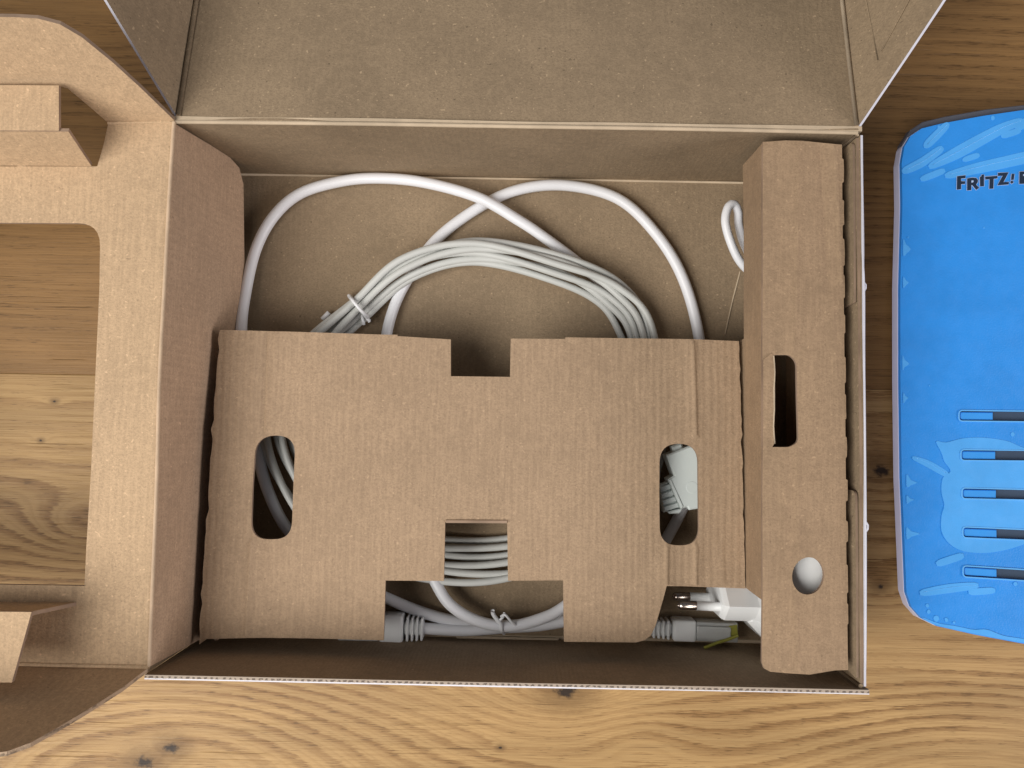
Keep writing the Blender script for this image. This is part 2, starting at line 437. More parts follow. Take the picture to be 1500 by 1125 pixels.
for (y0, y1, li, dk, sd, kn, rg, bk) in boards:
    b = 0.2; Y0, Y1 = y0*1000, y1*1000; X = 620
    V = [(-X, Y0, -28), (X, Y0, -28), (X, Y1, -28), (-X, Y1, -28), (-X, Y0, -3-b), (X, Y0, -3-b), (X, Y1, -3-b), (-X, Y1, -3-b), (-X, Y0+b, -3), (X, Y0+b, -3), (X, Y1-b, -3), (-X, Y1-b, -3)]
    F = [(0, 3, 2, 1), (8, 9, 10, 11)]+[(i+k*4, (i+1) % 4+k*4, (i+1) % 4+4+k*4, i+4+k*4) for k in (0, 1) for i in range(4)]
    newobj('plank', V, F, oak('oak_board', li, dk, sd, kn, rg, 20.0, bk), tt, smooth=False)

# ------------------------------------------------------------------ the open carton
box = thing('cardboard_box', 'open grey brown corrugated carton with white outside holding cables and insert', 'box', (0, 0, -3))
LW = (M['liner'], M['white_print'], M['crease'])
W2, L2, H = 136.0, 107.5, 62.5
panel('floor_panel', [(-W2, L2, 0), (W2, L2, 0), (W2, -L2, 0), (-W2, -L2, 0)], th=2.0, mats=LW, parent=box, warp=0.5, wl=60, grid=9)
wm = (M['liner_y'], M['white_print'], M['rim'])
panel('back_wall', [(-W2, L2, 0.2), (W2, L2, 0.2), (W2, L2, H), (-W2, L2, H)], th=2.0, mats=LW, parent=box, up=(0, -1, 0), warp=0.5, grid=9)
fw = panel('front_wall', [(-W2-1, -L2, -2), (W2+1, -L2, -2), (W2+1, -L2, H), (-W2-1, -L2, H)], th=1.7, mats=wm, parent=box, up=(0, 1, 0), warp=0.25, wl=90, grid=9)
panel('left_wall', [(-W2-1, -L2, 0.2), (-W2-1, L2, 0.2), (-W2-1, L2, H-1.5), (-W2-1, -L2, H-1.5)], th=2.0, mats=LW, parent=box, up=(1, 0, 0), grid=12)
rw = panel('right_wall', [(W2-0.6, -L2+0.6, 0.2), (W2-0.6, L2-0.6, 0.2), (W2-0.6, L2-1.5, H), (W2-0.6, 60, H+0.2), (W2-0.6, 10, H+0.5), (W2-0.6, -45, H), (W2-0.6, -L2+1.0, H-1)], th=0.9, mats=(M['liner'], M['white_print'], M['white_print']), parent=box, up=(-1, 0, 0), warp=0.5, grid=9)
# the folded-in inner layer of the right wall, leaning into the box, and its two tuck tabs
panel('inner_fold', [(W2-1.6, -L2+2, 61.2), (W2-1.6, L2-2, 61.2), (W2-3.0, L2-2, 1), (W2-3.0, -L2+2, 1)], th=1.2, mats=(M['liner'], M['liner'], M['edge_dark']), parent=rw, up=(-1, 0, 0.1), warp=0.4, grid=10)
for (a, b, c, d) in ((104.5, 40, 100, 37.5), (-33, -104, -34, -99)):
    panel('tuck_tab', fillet([(W2-2.9, a, 60.6), (W2-2.9, b, 60.6), (W2-4.7, d, 30), (W2-4.7, c, 30)], {0: 3, 1: 1.0}), th=0.9, mats=(M['liner'], M['liner'], M['edge_dark']), parent=rw, up=(-1, 0, 0.2), warp=0.2, grid=9)
tube('rim_fold', spline([(W2-0.2, L2-3, 60), (W2-0.1, 100, 62.2), (W2-0.2, 60, 62.5), (W2+0.1, 45, 62.8), (W2-0.1, 10, 62.8), (W2+0.2, -45, 62.3), (W2, -100, 61.4), (W2-0.5, -L2+1.5, 60)], 4), 0.42, M['white_print'], rw, 8)
for (y, r) in ((46, 1.0), (-46.5, 1.2)):
    tube('rim_tear', [(W2+0.3, y-2.2, 62.0), (W2+0.9, y-0.8, 62.6), (W2+1.0, y+0.6, 62.6), (W2+0.3, y+2, 62.0)], r*0.30, M['white_print'], rw, 8)
# corner gussets where the walls are folded together
tube('corner_fold', [(W2-1.5, L2-1.0, 61.5), (W2-2.6, L2-1.6, 20)], 0.8, M['crease'], box, 8)
tube('corner_fold', [(W2-1.5, -L2+1.0, 61.0), (W2-2.6, -L2+1.6, 20)], 0.9, M['liner'], box, 8)
# fold lines between floor and walls, wall and lid
tube('fold_line', [(-W2, L2-0.6, 0.1), (-40, L2-0.7, 0.3), (20, L2-0.6, 0.2), (W2, L2-0.7, 0.1)], 0.55, M['crease'], box, 8)
tube('fold_line', [(-W2, -L2+0.6, 0.1), (W2, -L2+0.6, 0.1)], 0.8, M['crease'], box, 8)
tube('hinge_fold', spline([(-135, L2-0.2, 61.9), (-60, L2, 62.3), (0, L2-0.1, 62.4), (70, L2, 62.3), (134.5, L2-0.2, 61.8)], 5), 0.85, M['crease'], box, 10)
panel('floor_tab', [(-23.6,-106.4,2.2),(23.5,-106.7,2.2),(22.9,-107.9,2.2),(-23.2,-107.7,2.2)], th=0.8, mats=(M['crease'], M['liner'], M['crease']), parent=box, warp=0.1, grid=6)
tube('pressed_line', [(106.2,64.2,0.2),(102.7,50.5,0.2),(99.2,34.3,0.2)], 0.35, M['crease'], box, 6)
# lid folded back, its side flaps standing up
lid = panel('lid', [(-134.5, 107.9, 62.3), (134.5, 107.9, 62.3), (134.5, 318, 16.3), (-134.5, 318, 16.3)], th=1.8, mats=(M['liner'], M['white_print'], M['crease']), parent=box, warp=0.9, wl=80, grid=10)
panel('front_lip', [(-132, 318.5, 16.0), (132, 318.5, 16.0), (132, 324, -2.6), (-132, 324, -2.6)], th=1.6, mats=LW, parent=lid, up=(0, -1, 0.3), grid=14)
def sideflap(sx, rise, splay, nm):
    # from the hinge corner the free edge climbs, then runs level with the fold
    base0 = Vector((sx*134.6, 109.5, 62.2)); dirl = Vector((0, 58.5, -12.8)).normalized()
    upv = Vector((sx*splay, 0, rise)).normalized()
    c = base0+dirl*34+upv*40; d = base0+dirl*52+upv*60; e = base0+dirl*196+upv*60; f2 = base0+dirl*206
    o = panel('side_flap', [tuple(base0), tuple(c), tuple(d), tuple(e), tuple(f2)], th=1.1, mats=(M['liner'], M['white_print'], M['white_print']), parent=lid, up=(-sx, 0, 0.4), warp=0.5, grid=9, seed=sx)
    a = base0+Vector((-sx*0.8, 0, 0.3)); b = f2+Vector((-sx*0.8, 0, 0.3))
    tube('flap_fold', [a, a*0.5+b*0.5+Vector((0, 0, 0.3)), b], 0.9, M['crease'] if sx > 0 else M['liner'], o, 8)
    return o
sideflap(-1, 36.5, 15.5, 'l')
fr = sideflap(1, 38, 17.5, 'r')
for (a, b) in (([(140.0,133.5,68.3),(139.3,157.5,61.6)][0], [(140.0,133.5,68.3),(139.3,157.5,61.6)][1]), ([(140.8,136.5,69.5),(145.9,149.7,78.5)][0], [(140.8,136.5,69.5),(145.9,149.7,78.5)][1])):
    k = Vector((-0.3, 0, 0.1)); a = Vector(a)+k; b = Vector(b)+k
    tube('pressed_line', [a, (a+b)/2, b+(b-a)*0.5], 0.25, M['liner'], fr, 6)

# ------------------------------------------------------------------ the pale cradle folded out over the left rim
cr = thing('cardboard_cradle', 'pale kraft cradle with window cutout folded out over the left rim of the carton', 'cardboard', (-190, 0, -3))
TM = (M['tray'], M['tray'], M['edge_dark'])
win = fillet([(-315.3,63.6,63.0),(-162.4,65.7,63.0),(-161.4,40.6,63.0),(-161.1,3.2,63.0),(-160.9,-31.0,63.0),(-161.3,-59.6,63.0),(-161.3,-74.6,63.0),(-304.0,-75.4,63.0)], {1: 9})
ridge = [(-135.7,106.9,63.0),(-136.1,78.9,63.0),(-136.5,46.4,63.0),(-136.7,3.6,63.0),(-136.0,-33.2,63.0),(-135.8,-72.0,63.0),(-135.6,-104.2,63.0)]
outer = ridge + [(-166.0,-104.3,63.0),(-186.0,-104.2,63.0),(-207.7,-104.2,63.0),(-338.5,-103.6,63.0),(-356.9,105.0,63.0),(-269.5,105.3,63.0),(-267.1,86.8,63.0),(-214.0,87.6,63.0),(-193.0,87.9,63.0),(-196.1,91.3,63.0),(-196.5,87.9,63.0),(-167.0,88.4,63.0),(-164.9,88.5,63.0),(-162.9,97.1,63.0),(-161.4,105.7,63.0)]
panel('cradle_panel', outer, [win], th=1.6, mats=TM, parent=cr, warp=0.5, wl=60, grid=8, creases=[(*[(-138.4,65.3,63.0),(-136.6,-100.2,63.0)], 0.35, 0.7)])
tube('fold_line', spline([(p[0]+0.3+0.25*noise.noise(Vector((i*1.7, 3, 0))), p[1], p[2]-0.3) for i, p in enumerate(ridge)], 3), 0.75, M['crease_tray'], cr, 8)
inn = [(-135.8,106.7,62.2),(-130.9,107.3,36.5),(-128.1,107.2,21.9),(-126.6,105.1,14.5),(-125.9,98.8,10.6),(-125.5,76.9,8.5)] + [(-124.6, 32, 4), (-124.6, -40, 4), (-124.8, -98, 4), (-127, -104.5, 12), (-135.6, -105, 62.6)]
panel('inner_flap', inn, th=1.5, mats=(M['tray_in'], M['tray_in'], M['edge_dark']), parent=cr, up=(1, 0, 0.3), warp=0.5, grid=8, bend=lambda p: -max(0.0, min(1.0, (45-p.y)/60))*3.6*max(0.0, (63-p.z)/45))
upf = [(-134.7,107.0,63.5),(-140.4,112.7,80.5),(-144.8,116.5,91.9),(-150.0,120.1,102.7),(-154.5,121.8,107.9),(-160.7,122.5,110.3),(-168.4,122.5,110.9),(-191.1,122.3,111.2),(-300.0,120.8,112.4),(-353.8,104.0,65.6),(-271.0,105.0,64.4),(-252.1,111.3,82.0),(-202.1,112.1,81.9),(-170.7,112.5,81.5),(-167.8,112.0,79.9),(-165.2,109.5,72.4),(-162.1,106.3,62.8),(-150.0,106.6,63.1)]
panel('end_flap', upf, th=1.5, mats=TM, parent=cr, up=(0, -1, 0.5), warp=0.5, grid=8)
lof = [(-135.8,-105.0,62.9),(-138.1,-107.5,76.4),(-143.2,-110.6,93.5),(-146.5,-112.4,103.2),(-149.5,-113.8,110.8),(-153.9,-114.7,115.5),(-161.0,-115.1,117.4),(-269.7,-116.6,120.5),(-345.4,-105.7,57.0),(-209.4,-105.2,60.6),(-166.8,-105.0,61.6)]
panel('end_flap', lof, th=1.5, mats=(M['tray'], M['tray'], M['edge']), parent=cr, up=(0, 1, 0.5), warp=0.6, grid=8)
tube('fold_line', [(-135.4,-104.5,62.8),(-166.1,-104.5,62.8),(-207.8,-104.4,62.8),(-338.7,-103.8,62.8)], 0.8, M['tray'], cr, 8)
tube('fold_line', [(-135.6,106.8,62.8),(-150.2,106.4,62.8),(-161.5,105.9,62.8)], 0.6, M['tray'], cr, 8)
# stepped stops: a riser from the panel and a shelf running into the end flap
ra = [(-167.0,88.4,63.0),(-265.5,86.7,63.0)]; zs = 84.0
rb = [(-164.2,93.8,84.0),(-227.2,93.2,84.0)]
panel('stop_riser', [ra[0], rb[0], rb[1], ra[1]], th=1.4, mats=TM, parent=cr, up=(0, -1, 0.4), warp=0.25, grid=7)
panel('stop_shelf', [(-167.5,94.2,84.4),(-168.4,111.2,84.4),(-228.1,110.8,84.4),(-226.9,93.6,84.4)], th=1.4, mats=TM, parent=cr, up=(0, 0, 1), warp=0.3, grid=7)
ra = [(-164.1,-80.8,63.0),(-237.9,-81.8,63.0)]; rb = [(-166.9,-79.1,86.0),(-214.2,-79.6,86.0)]
panel('stop_riser', [ra[0], rb[0], rb[1], ra[1]], th=1.4, mats=TM, parent=cr, up=(0, 1, 0.4), warp=0.25, grid=7)
panel('stop_shelf', [(-166.6,-79.1,86.4),(-172.2,-103.5,86.4),(-212.2,-103.9,86.4),(-213.8,-79.7,86.4)], th=1.4, mats=TM, parent=cr, up=(0, 0, 1), warp=0.3, grid=7)

# ------------------------------------------------------------------ the brown insert over the cables
ins = thing('cardboard_insert', 'brown kraft insert with oval slots and notches covering the cables inside the carton', 'cardboard', (0, -40, 0))
IM = (M['insert'], M['insert'], M['edge_dark'])
a = [(-126.4,28.5,30.5),(-56.2,27.7,30.7),(-49.7,27.8,30.7),(-49.7,27.2,30.7),(-26.7,26.2,30.8),(-26.3,10.3,31.1),(-0.9,10.4,31.1),(-0.9,26.9,30.8),(22.5,27.2,30.8),(22.5,27.9,30.8),(75.7,28.0,31.0),(96.7,27.5,31.0)]
b = [(96.7,27.5,31.0),(99.2,-76.5,33.0)]
c = [(66.1,-76.0,32.9),(65.0,-81.1,33.0),(63.3,-87.0,33.1),(61.7,-92.6,33.2),(59.7,-96.6,33.3),(57.1,-98.5,33.3),(53.7,-99.5,33.3),(23.7,-99.8,33.3),(23.0,-74.7,32.8),(-0.1,-75.4,32.8),(-0.9,-51.1,32.3),(-27.1,-51.6,32.2),(-27.0,-76.0,32.7),(-51.4,-76.2,32.7),(-51.5,-100.8,33.1),(-77.7,-100.8,33.1),(-104.9,-101.1,33.0),(-125.5,-101.8,33.0),(-128.5,-104.1,33.0)]
d = [(-128.5,-104.1,33.0),(-128.6,-74.9,32.5),(-127.8,-43.6,31.9),(-127.4,-6.0,31.1),(-126.4,28.5,30.5)]
left = []
for i in range(4): left += rough_edge(d[i], d[i+1], 4.0, 0.7, i)
outer = a[:-1] + rough_edge(b[0], b[1], 3.0, 0.6, 9) + [b[1]] + c[:-1] + left
slotL = fillet([(-108.7,-16.7,31.4),(-91.8,-16.3,31.4),(-91.8,-37.2,31.8),(-91.7,-60.0,32.3),(-109.0,-60.4,32.2),(-109.2,-38.1,31.8)], {0: 9.5, 1: 9.5, 3: 7.5, 4: 7.5}, 8)
slotR = fillet([(63.1,-16.9,31.8),(79.2,-16.6,31.8),(79.5,-38.1,32.2),(79.8,-59.1,32.6),(63.5,-59.5,32.6),(63.1,-38.4,32.2)], {0: 8.5, 1: 8.5, 3: 7.5, 4: 7.5}, 8)
crs = [(*[(-106.0,28.3,30.5),(-105.9,-14.9,31.4)], -0.9, 0.8), (*[(-108.7,-62.1,32.3),(-109.2,-101.5,33.0)], 0.9, 0.8), (*[(76.9,27.1,31.0),(78.4,-15.2,31.8)], 0.9, 0.8), (*[(66.4,-60.3,32.6),(66.1,-75.5,32.9)], 1.0, 0.9), (*[(78.7,-60.0,32.6),(78.4,-75.8,32.9)], 0.9, 0.8), (*[(88.7,-59.2,32.6),(89.5,-76.1,33.0)], 0.4, 1.2)]
mainp = panel('cover_panel', outer, [slotL, slotR], th=1.6, mats=IM, parent=ins, warp=1.3, wl=60, grid=6.5, creases=crs)
lt = [(-126.1,27.6,30.5),(-128.0,-103.0,33.0)]
panel('side_support', [(lt[0][0]+5, lt[0][1], 28.5), (lt[1][0]+5, lt[1][1], 30.5), (lt[1][0]+6, lt[1][1]+1, 0.6), (lt[0][0]+7, lt[0][1], 0.6)], th=1.4, mats=IM, parent=ins, up=(-1, 0, 0), grid=9)
nt = [(-26.8,-51.9,32.2),(-0.9,-51.4,32.3)]
panel('notch_tongue', [nt[0], nt[1], (nt[1][0]-0.5, nt[1][1]+2.5, nt[1][2]-9), (nt[0][0]+0.5, nt[0][1]+2.5, nt[0][2]-9)], th=1.2, mats=IM, parent=ins, up=(0, -1, 0), grid=6)
# raised tunnel on the right
TT = (M['tunnel'], M['tunnel'], M['edge_dark'])
tunl = [(97.8,103.6,60.0),(106.7,104.2,60.0),(113.4,104.1,60.0),(121.5,103.5,60.0),(129.1,103.0,60.0)]
rp = perforated([(129.1,103.0,60.0)][0], [(130.1,-100.6,60.0)][0], 15.5, 9.5, 0.55, 5)
rest = [(130.1,-100.9,60.0),(124.9,-101.1,60.0),(115.3,-102.7,60.0),(106.2,-102.4,60.0),(100.5,-102.1,60.0),(98.2,-101.0,60.0),(97.4,-98.7,60.0),(97.6,-75.7,60.0),(97.7,-18.3,60.0),(97.7,-17.0,60.0),(102.5,-16.9,60.0)]
hs = fillet([(97.7,-17.0,60.0),(107.7,-16.8,60.0),(111.2,-14.9,60.0),(110.9,0.4,60.0),(110.7,16.4,60.0),(108.1,19.0,60.0),(102.8,18.9,60.0),(97.7,16.7,60.0)], {1: 1, 2: 3.2, 4: 3.2, 5: 1.5})
outer = tunl[:-1] + rp + rest[:-2] + hs + [(97.7,51.1,60.0),(97.7,78.3,60.0)]
cc = [(114.9,-65.8,60.0)][0]; circ = []
for k in range(28):
    an = 2*math.pi*k/28; ex, ey = 6.15*math.cos(an), 7.1*math.sin(an); ro = -0.25
    circ.append((cc[0]+ex*math.cos(ro)-ey*math.sin(ro), cc[1]+ex*math.sin(ro)+ey*math.cos(ro), 60))
xc = [(111.3,24.4,60.0)][0][0]
tcr = [(*[(111.8,102.7,60.0),(109.9,20.4,60.0)], 0.45, 0.8), (*[(111.2,-18.1,60.0),(111.0,-58.6,60.0)], 0.45, 0.9), (*[(109.7,-73.3,60.0),(110.9,-101.5,60.0)], 0.5, 0.9), (*[(120.7,102.1,60.0),(123.9,46.1,60.0)], -0.8, 1.1), (*[(126.1,102.1,60.0),(128.4,46.2,60.0)], 0.8, 1.0), (*[(123.2,70.6,60.0),(126.1,8.7,60.0)], 0.4, 0.9), (*[(105.6,-19.5,60.0),(104.4,-99.9,60.0)], 0.3, 1.4)]
panel('tunnel_top', outer, [circ], th=1.6, mats=TT, parent=ins, warp=0.7, wl=45, grid=6, creases=tcr, bend=lambda p: 0.9-0.05*abs(p.x-xc), seed=2)
s0 = [(98.1,104.0,32.0),(97.2,98.0,32.0),(97.3,28.5,32.0),(99.2,-76.4,32.0)]; s1 = [(97.8,-76.7,60.0),(97.9,103.3,60.0)]
panel('tunnel_side', [(s0[0][0], s0[0][1], 32), s0[1], s0[2], (s0[2][0]+0.8, s0[2][1]-1, 3), (s0[3][0]+0.8, s0[3][1]+4, 3), s0[3], (s1[0][0]-0.2, s1[0][1], 59.6), (s1[1][0]-0.2, s1[1][1], 59.6)], th=1.3, mats=TT, parent=ins, up=(-1, 0, 0.2), warp=0.35, grid=6)  # part below the cover is added unseen, to keep light out of the tunnel
tb = fillet([(97.9,16.9,60.4),(101.0,19.6,60.4),(102.1,18.3,60.4),(102.1,-15.6,60.4),(101.3,-17.0,60.4),(97.8,-17.1,60.4)], {})
gt = panel('grip_tab', tb, th=2.6, mats=(M['tunnel'], M['tunnel'], M['edge_dark']), parent=ins, warp=0.2, grid=6)
for zz, xo in ((60.2, 0.0), (58.4, 0.5)):
    tube('torn_edge', spline([(p[0]+xo+0.25*noise.noise(Vector((i*1.3, zz, 0))), p[1], zz) for i, p in enumerate([(102.0,18.6,60.0),(102.2,12.2,60.0),(102.1,5.6,60.0),(102.2,-2.4,60.0),(101.9,-9.0,60.0),(102.2,-15.6,60.0)])], 3), 0.35, M['crease'], gt, 6)
r0 = [(130.8,102.9,59.0),(130.8,-100.6,59.0)]
panel('tunnel_side', [(r0[0][0]-1.2, r0[0][1], 58.8), (r0[1][0]-1.2, r0[1][1], 58.8), (r0[1][0]-3, r0[1][1], 3), (r0[0][0]-3, r0[0][1], 3)], th=1.2, mats=TT, parent=ins, up=(1, 0, 0), grid=12)

# ------------------------------------------------------------------ white network cable with two plugs
wc = thing('network_cable', 'thick white network cable in two wide loops tied below the notch of the insert', 'cable', (0, -10, 0))
def zp(pts, zs): return [(p[0], p[1], z) for p, z in zip(pts, zs)]
pts = [(-38.9,-102.4,5.0),(-19.7,-102.9,5.0),(-1.2,-101.3,5.0),(17.3,-99.7,5.0),(32.7,-95.4,5.0),(57.3,-80.9,5.0),(74.2,-56.0,5.0),(85.6,-29.4,5.0),(89.2,-1.2,5.0),(85.9,33.4,5.0),(78.2,60.4,5.0),(65.4,81.1,5.0),(47.7,97.0,5.0),(23.6,103.1,5.0),(1.3,100.8,5.0),(-17.7,91.7,5.0),(-36.5,76.8,5.0),(-48.8,59.2,5.0),(-56.3,43.0,5.0),(-59.6,24.5,5.0),(-58.8,-4.0,5.0),(-50.9,-38.3,5.0),(-40.8,-65.9,5.0),(-32.6,-81.5,5.0),(-25.6,-90.8,5.0),(-13.7,-97.3,5.0),(0.3,-99.4,5.0),(14.2,-96.1,5.0),(25.9,-90.1,5.0),(47.9,-71.9,5.0),(63.2,-42.3,5.0),(66.7,-7.9,5.0),(61.1,23.5,5.0),(48.2,49.7,5.0),(30.5,65.7,5.0),(12.9,78.0,5.0),(1.6,84.9,5.0),(-17.8,95.2,5.0),(-43.6,102.3,5.0),(-66.1,104.5,5.0),(-83.7,102.6,5.0),(-101.2,96.8,5.0),(-113.0,86.2,5.0),(-120.7,70.8,5.0),(-124.1,50.5,5.0),(-124.5,29.6,5.0),(-120.4,-2.0,5.0),(-113.9,-23.9,5.0),(-108.2,-42.5,5.0),(-98.8,-60.3,5.0),(-79.4,-77.8,5.0),(-55.1,-89.6,5.0),(-35.4,-96.8,5.0),(-16.7,-100.4,5.0),(1.9,-100.9,5.0),(25.0,-97.4,5.0),(45.1,-97.3,5.0),(66.2,-100.2,5.0)]
zs = [6.5, 6.5, 6.5, 6, 5.5, 5, 4, 4, 4, 4, 4, 4, 4, 3.2, 3, 3, 3, 3, 3, 3.5, 5, 6, 8, 10, 11, 11.5, 11.5, 11, 10, 9, 8, 6, 4, 3, 3, 5.5, 7.2, 8.3, 7, 5, 4.5, 4.5, 4.5, 5, 7, 10, 13, 14, 13, 10, 7, 5, 4.5, 4.5, 4, 5, 6.5]
tube('cable', spline(zp(pts, zs), 1.6), 2.55, M['cable_white'], wc, 16)
def rj45(root, at, ang, z, wd=12.4):
    """boot with ribs at the cable end, then the clear plug. at = where the cable enters"""
    ca, sa = math.cos(ang), math.sin(ang); ax = (ca, sa, 0); ay = (-sa, ca, 0)
    P = lambda d, s=0, dz=0: (at[0]+ca*d-sa*s, at[1]+sa*d+ca*s, z+dz)
    b = frame_box('boot', P(14.5), ax, ay, (0, 0, 1), (10.5, wd, 10.0), 1.3, M['plug_white'], root)
    for k in range(4):
        frame_box('rib', P(0.9+k*2.15), ax, ay, (0, 0, 1), (1.05, wd*0.8+0.3*k, 8.6), 0.45, M['plug_white'], b, 2)
    frame_box('sleeve', P(4.6), ax, ay, (0, 0, 1), (9.2, 6.4, 6.4), 1.6, M['plug_white'], b, 2)
    c = frame_box('clear_plug', P(29.0), ax, ay, (0, 0, 1), (18.5, wd*0.9, 8.0), 0.5, M['clear'], root, 2)
    frame_box('latch', P(27.0, 0, 5.2), ax, ay, Vector((0.12*ca, 0.12*sa, 1)), (15, 5.5, 0.9), 0.3, M['clear'], c, 2)
    for k in range(8): frame_box('contact', P(35.2, -3.6+k*1.02, 2.8), ax, ay, (0, 0, 1), (4.5, 0.4, 1.6), 0.0, M['gold'], c)
rj45(wc, [(-37.5,-102.0,6.5)][0], math.pi, 6.5)
rj45(wc, [(64.4,-99.9,6.5)][0], -0.02, 6.5, 9.4)

# ------------------------------------------------------------------ pale grey line cable, coiled
gc = thing('line_cable', 'thinner pale grey telephone cable coiled in six turns with a flat plug', 'cable', (-19, -4, 0))
keys = [(23, 84.5, 6.0), (40, 84.5, 6.2), (60, 76.5, 5.2), (90, 73.0, 4.4), (115, 71.5, 4.4), (138, 70.0, 4.0), (165, 79, 6.0), (190, 86.5, 7.5), (225, 79, 8), (270, 68.5, 9.0), (310, 74, 8), (345, 83.0, 6.5)]
NT = 6; K = len(keys); perms = []; rnd = random.Random(11)
order = list(range(NT))
for k in range(K):
    i = rnd.randrange(NT-1)
    order = order[:]; order[i], order[i+1] = order[i+1], order[i]
    if k in (2, 3, 4, 8, 9): j = (i+3) % (NT-1); order[j], order[j+1] = order[j+1], order[j]
    perms.append(order)
gcx, gcy = -18.9, -3.8
path = [(60, -12, 2), (63, 8, 2)]
for tn in range(NT):
    for k, (an, rm, sp) in enumerate(keys):
        o = (perms[k].index(tn)/(NT-1)-0.5)*2; r = rm+o*sp+rnd.uniform(-0.5, 0.5); t = math.radians(an)
        zz = 1.9+1.55*tn+(4.5 if an in (60, 90, 115) else 7.0 if an == 190 else 3.5 if an in (165, 225) else 2.0 if an in (40, 138) else 0)
        path.append((gcx+r*math.cos(t), gcy+r*math.sin(t), zz))
path += [(64, -10, 11), (68, 0, 12), (73, -4, 15), [(73.6,-16.4,17.0)][0], [(74.7,-20.5,18.0)][0]]
tube('cable', spline(path, 1.8), 1.62, M['cable_grey'], gc, 12)
tb = [(67.9,-21.9,22.0),(77.3,-18.0,22.0),(86.9,-15.1,22.0),(90.5,-41.7,22.0),(81.9,-44.9,22.0),(78.1,-45.6,22.0),(77.2,-44.3,22.0),(74.5,-45.1,22.0),(68.7,-32.4,22.0),(71.3,-30.8,22.0)]
tp = prism('plug_body', tb, 12, 22, 0.7, M['plug_grey'], gc)
ci = [(79.2,-35.7,22.0)][0]
prism('round_mark', [(ci[0]+2.6*math.cos(k*math.pi/12), ci[1]+2.6*math.sin(k*math.pi/12), 0) for k in range(24)], 21.5, 22.12, 0.12, M['plug_grey'], tp)
prism('flange_rib', [(69.0,-32.7,22.0),(70.0,-32.2,22.0),(75.4,-43.9,22.0),(74.6,-44.8,22.0)], 21, 22.5, 0.25, M['plug_grey'], tp)
prism('socket_end', [(65.4,-35.4,20.0),(69.2,-33.8,20.0),(74.5,-44.9,20.0),(67.7,-47.2,20.0)], 13, 18.6, 0.5, M['plug_grey'], tp)
for k in range(4):
    q = [[(65.4,-35.8,20.0),(69.5,-34.3,20.0)][j] for j in (0, 1)]; e = [[(67.7,-47.1,20.0),(74.4,-44.9,20.0)][j] for j in (0, 1)]
    f0, f1 = 0.03+k*0.25, 0.21+k*0.25
    prism('blade_guide', [lerp3(q[0], e[0], f0), lerp3(q[1], e[1], f0), lerp3(q[1], e[1], f1), lerp3(q[0], e[0], f1)], 18, 20.2, 0.3, M['plug_grey'], tp)
prism('latch', fillet([(69.0,-46.4,21.0),(75.5,-44.9,21.0),(74.5,-47.1,21.0),(69.4,-47.5,21.0)], {2: 1.5, 3: 1.5}), 17, 21, 0.4, M['plug_grey'], tp)
prism('strain_relief', [(70.7,-17.9,18.0),(75.2,-16.3,18.0),(76.2,-19.6,18.0),(71.4,-21.5,18.0)], 14, 19.5, 0.8, M['plug_grey'], tp)

# ------------------------------------------------------------------ ties
o = tag(tube('twist_tie', spline([(*[(-68.6,39.3,5.0)][0][:2], 2.0), (*[(-73.5,44.3,5.0)][0][:2], 0.8), (*[(-77.2,48.7,5.0)][0][:2], 3.0)] + [(*p[:2], z) for p, z in zip([(-75.3,47.8,12.0),(-73.0,45.0,12.0),(-68.8,40.1,12.0),(-66.9,38.3,12.0)], (8, 14.5, 14.0, 9.5))] + [(*p[:2], z) for p, z in zip([(-67.7,38.2,8.0),(-66.4,36.3,8.0)], (8, 7))], 0.6), 0.75, M['tie'], None, 8), 'white tie round the pale grey cable coil, above the edge of the insert', 'cable tie')
for (a, b) in (([(-69.2,39.6,7.0),(-66.3,36.8,7.0)][0], [(-69.2,39.6,7.0),(-66.3,36.8,7.0)][1]), ([(-70.1,39.3,7.0),(-69.0,34.8,7.0)][0], [(-70.1,39.3,7.0),(-69.0,34.8,7.0)][1])):
    tube('tie_end', [a, b], 0.72, M['tie'], o, 6)
tag(tube('loose_clip', [[(-89.4,37.6,3.0)][0], [(-86.3,40.9,3.0)][0]], 1.2, M['tie'], None, 8), 'small white clip peeking out left of the grey cable coil', 'clip')
o = tag(tube('wire_tie', spline([(*p[:2], z) for p, z in zip([(-1.7,-103.1,12.0),(-2.6,-100.7,12.0),(-3.0,-97.8,12.0),(-4.8,-95.7,12.0),(-6.4,-93.4,12.0),(-6.7,-91.6,12.0)], (9, 13.5, 14.5, 15, 15.5, 16.5))], 0.6), 0.9, M['tie'], None, 8), 'thin white wire tie knotted round the white network cable', 'cable tie')
tube('tie_end', spline([(*p[:2], z) for p, z in zip([(-3.0,-94.6,14.0),(-1.2,-93.4,14.0),(1.3,-96.0,14.0),(5.0,-100.1,14.0)], (14, 16, 15.5, 12))], 0.6), 0.6, M['tie'], o, 6)
tube('tie_end', spline([(*p[:2], z) for p, z in zip([(-4.8,-97.0,14.0),(-2.4,-94.9,14.0),(-1.5,-93.1,14.0)], (14, 15.5, 14))], 0.6), 0.6, M['tie'], o, 6)
o = tag(prism('plug_cap', [(98.4,-97.4,11.0),(102.1,-96.8,11.0),(102.4,-101.5,11.0),(99.0,-101.9,11.0)], 2, 11.5, 0.4, M['lime'], None), 'lime green translucent tie at the clear end of the network plug', 'cap')
tube('strip', spline([(101.8,-101.0,13.0),(97.9,-102.6,13.0),(93.1,-104.2,13.0),(86.8,-106.7,13.0)], 1), 0.7, M['lime'], o, 6)

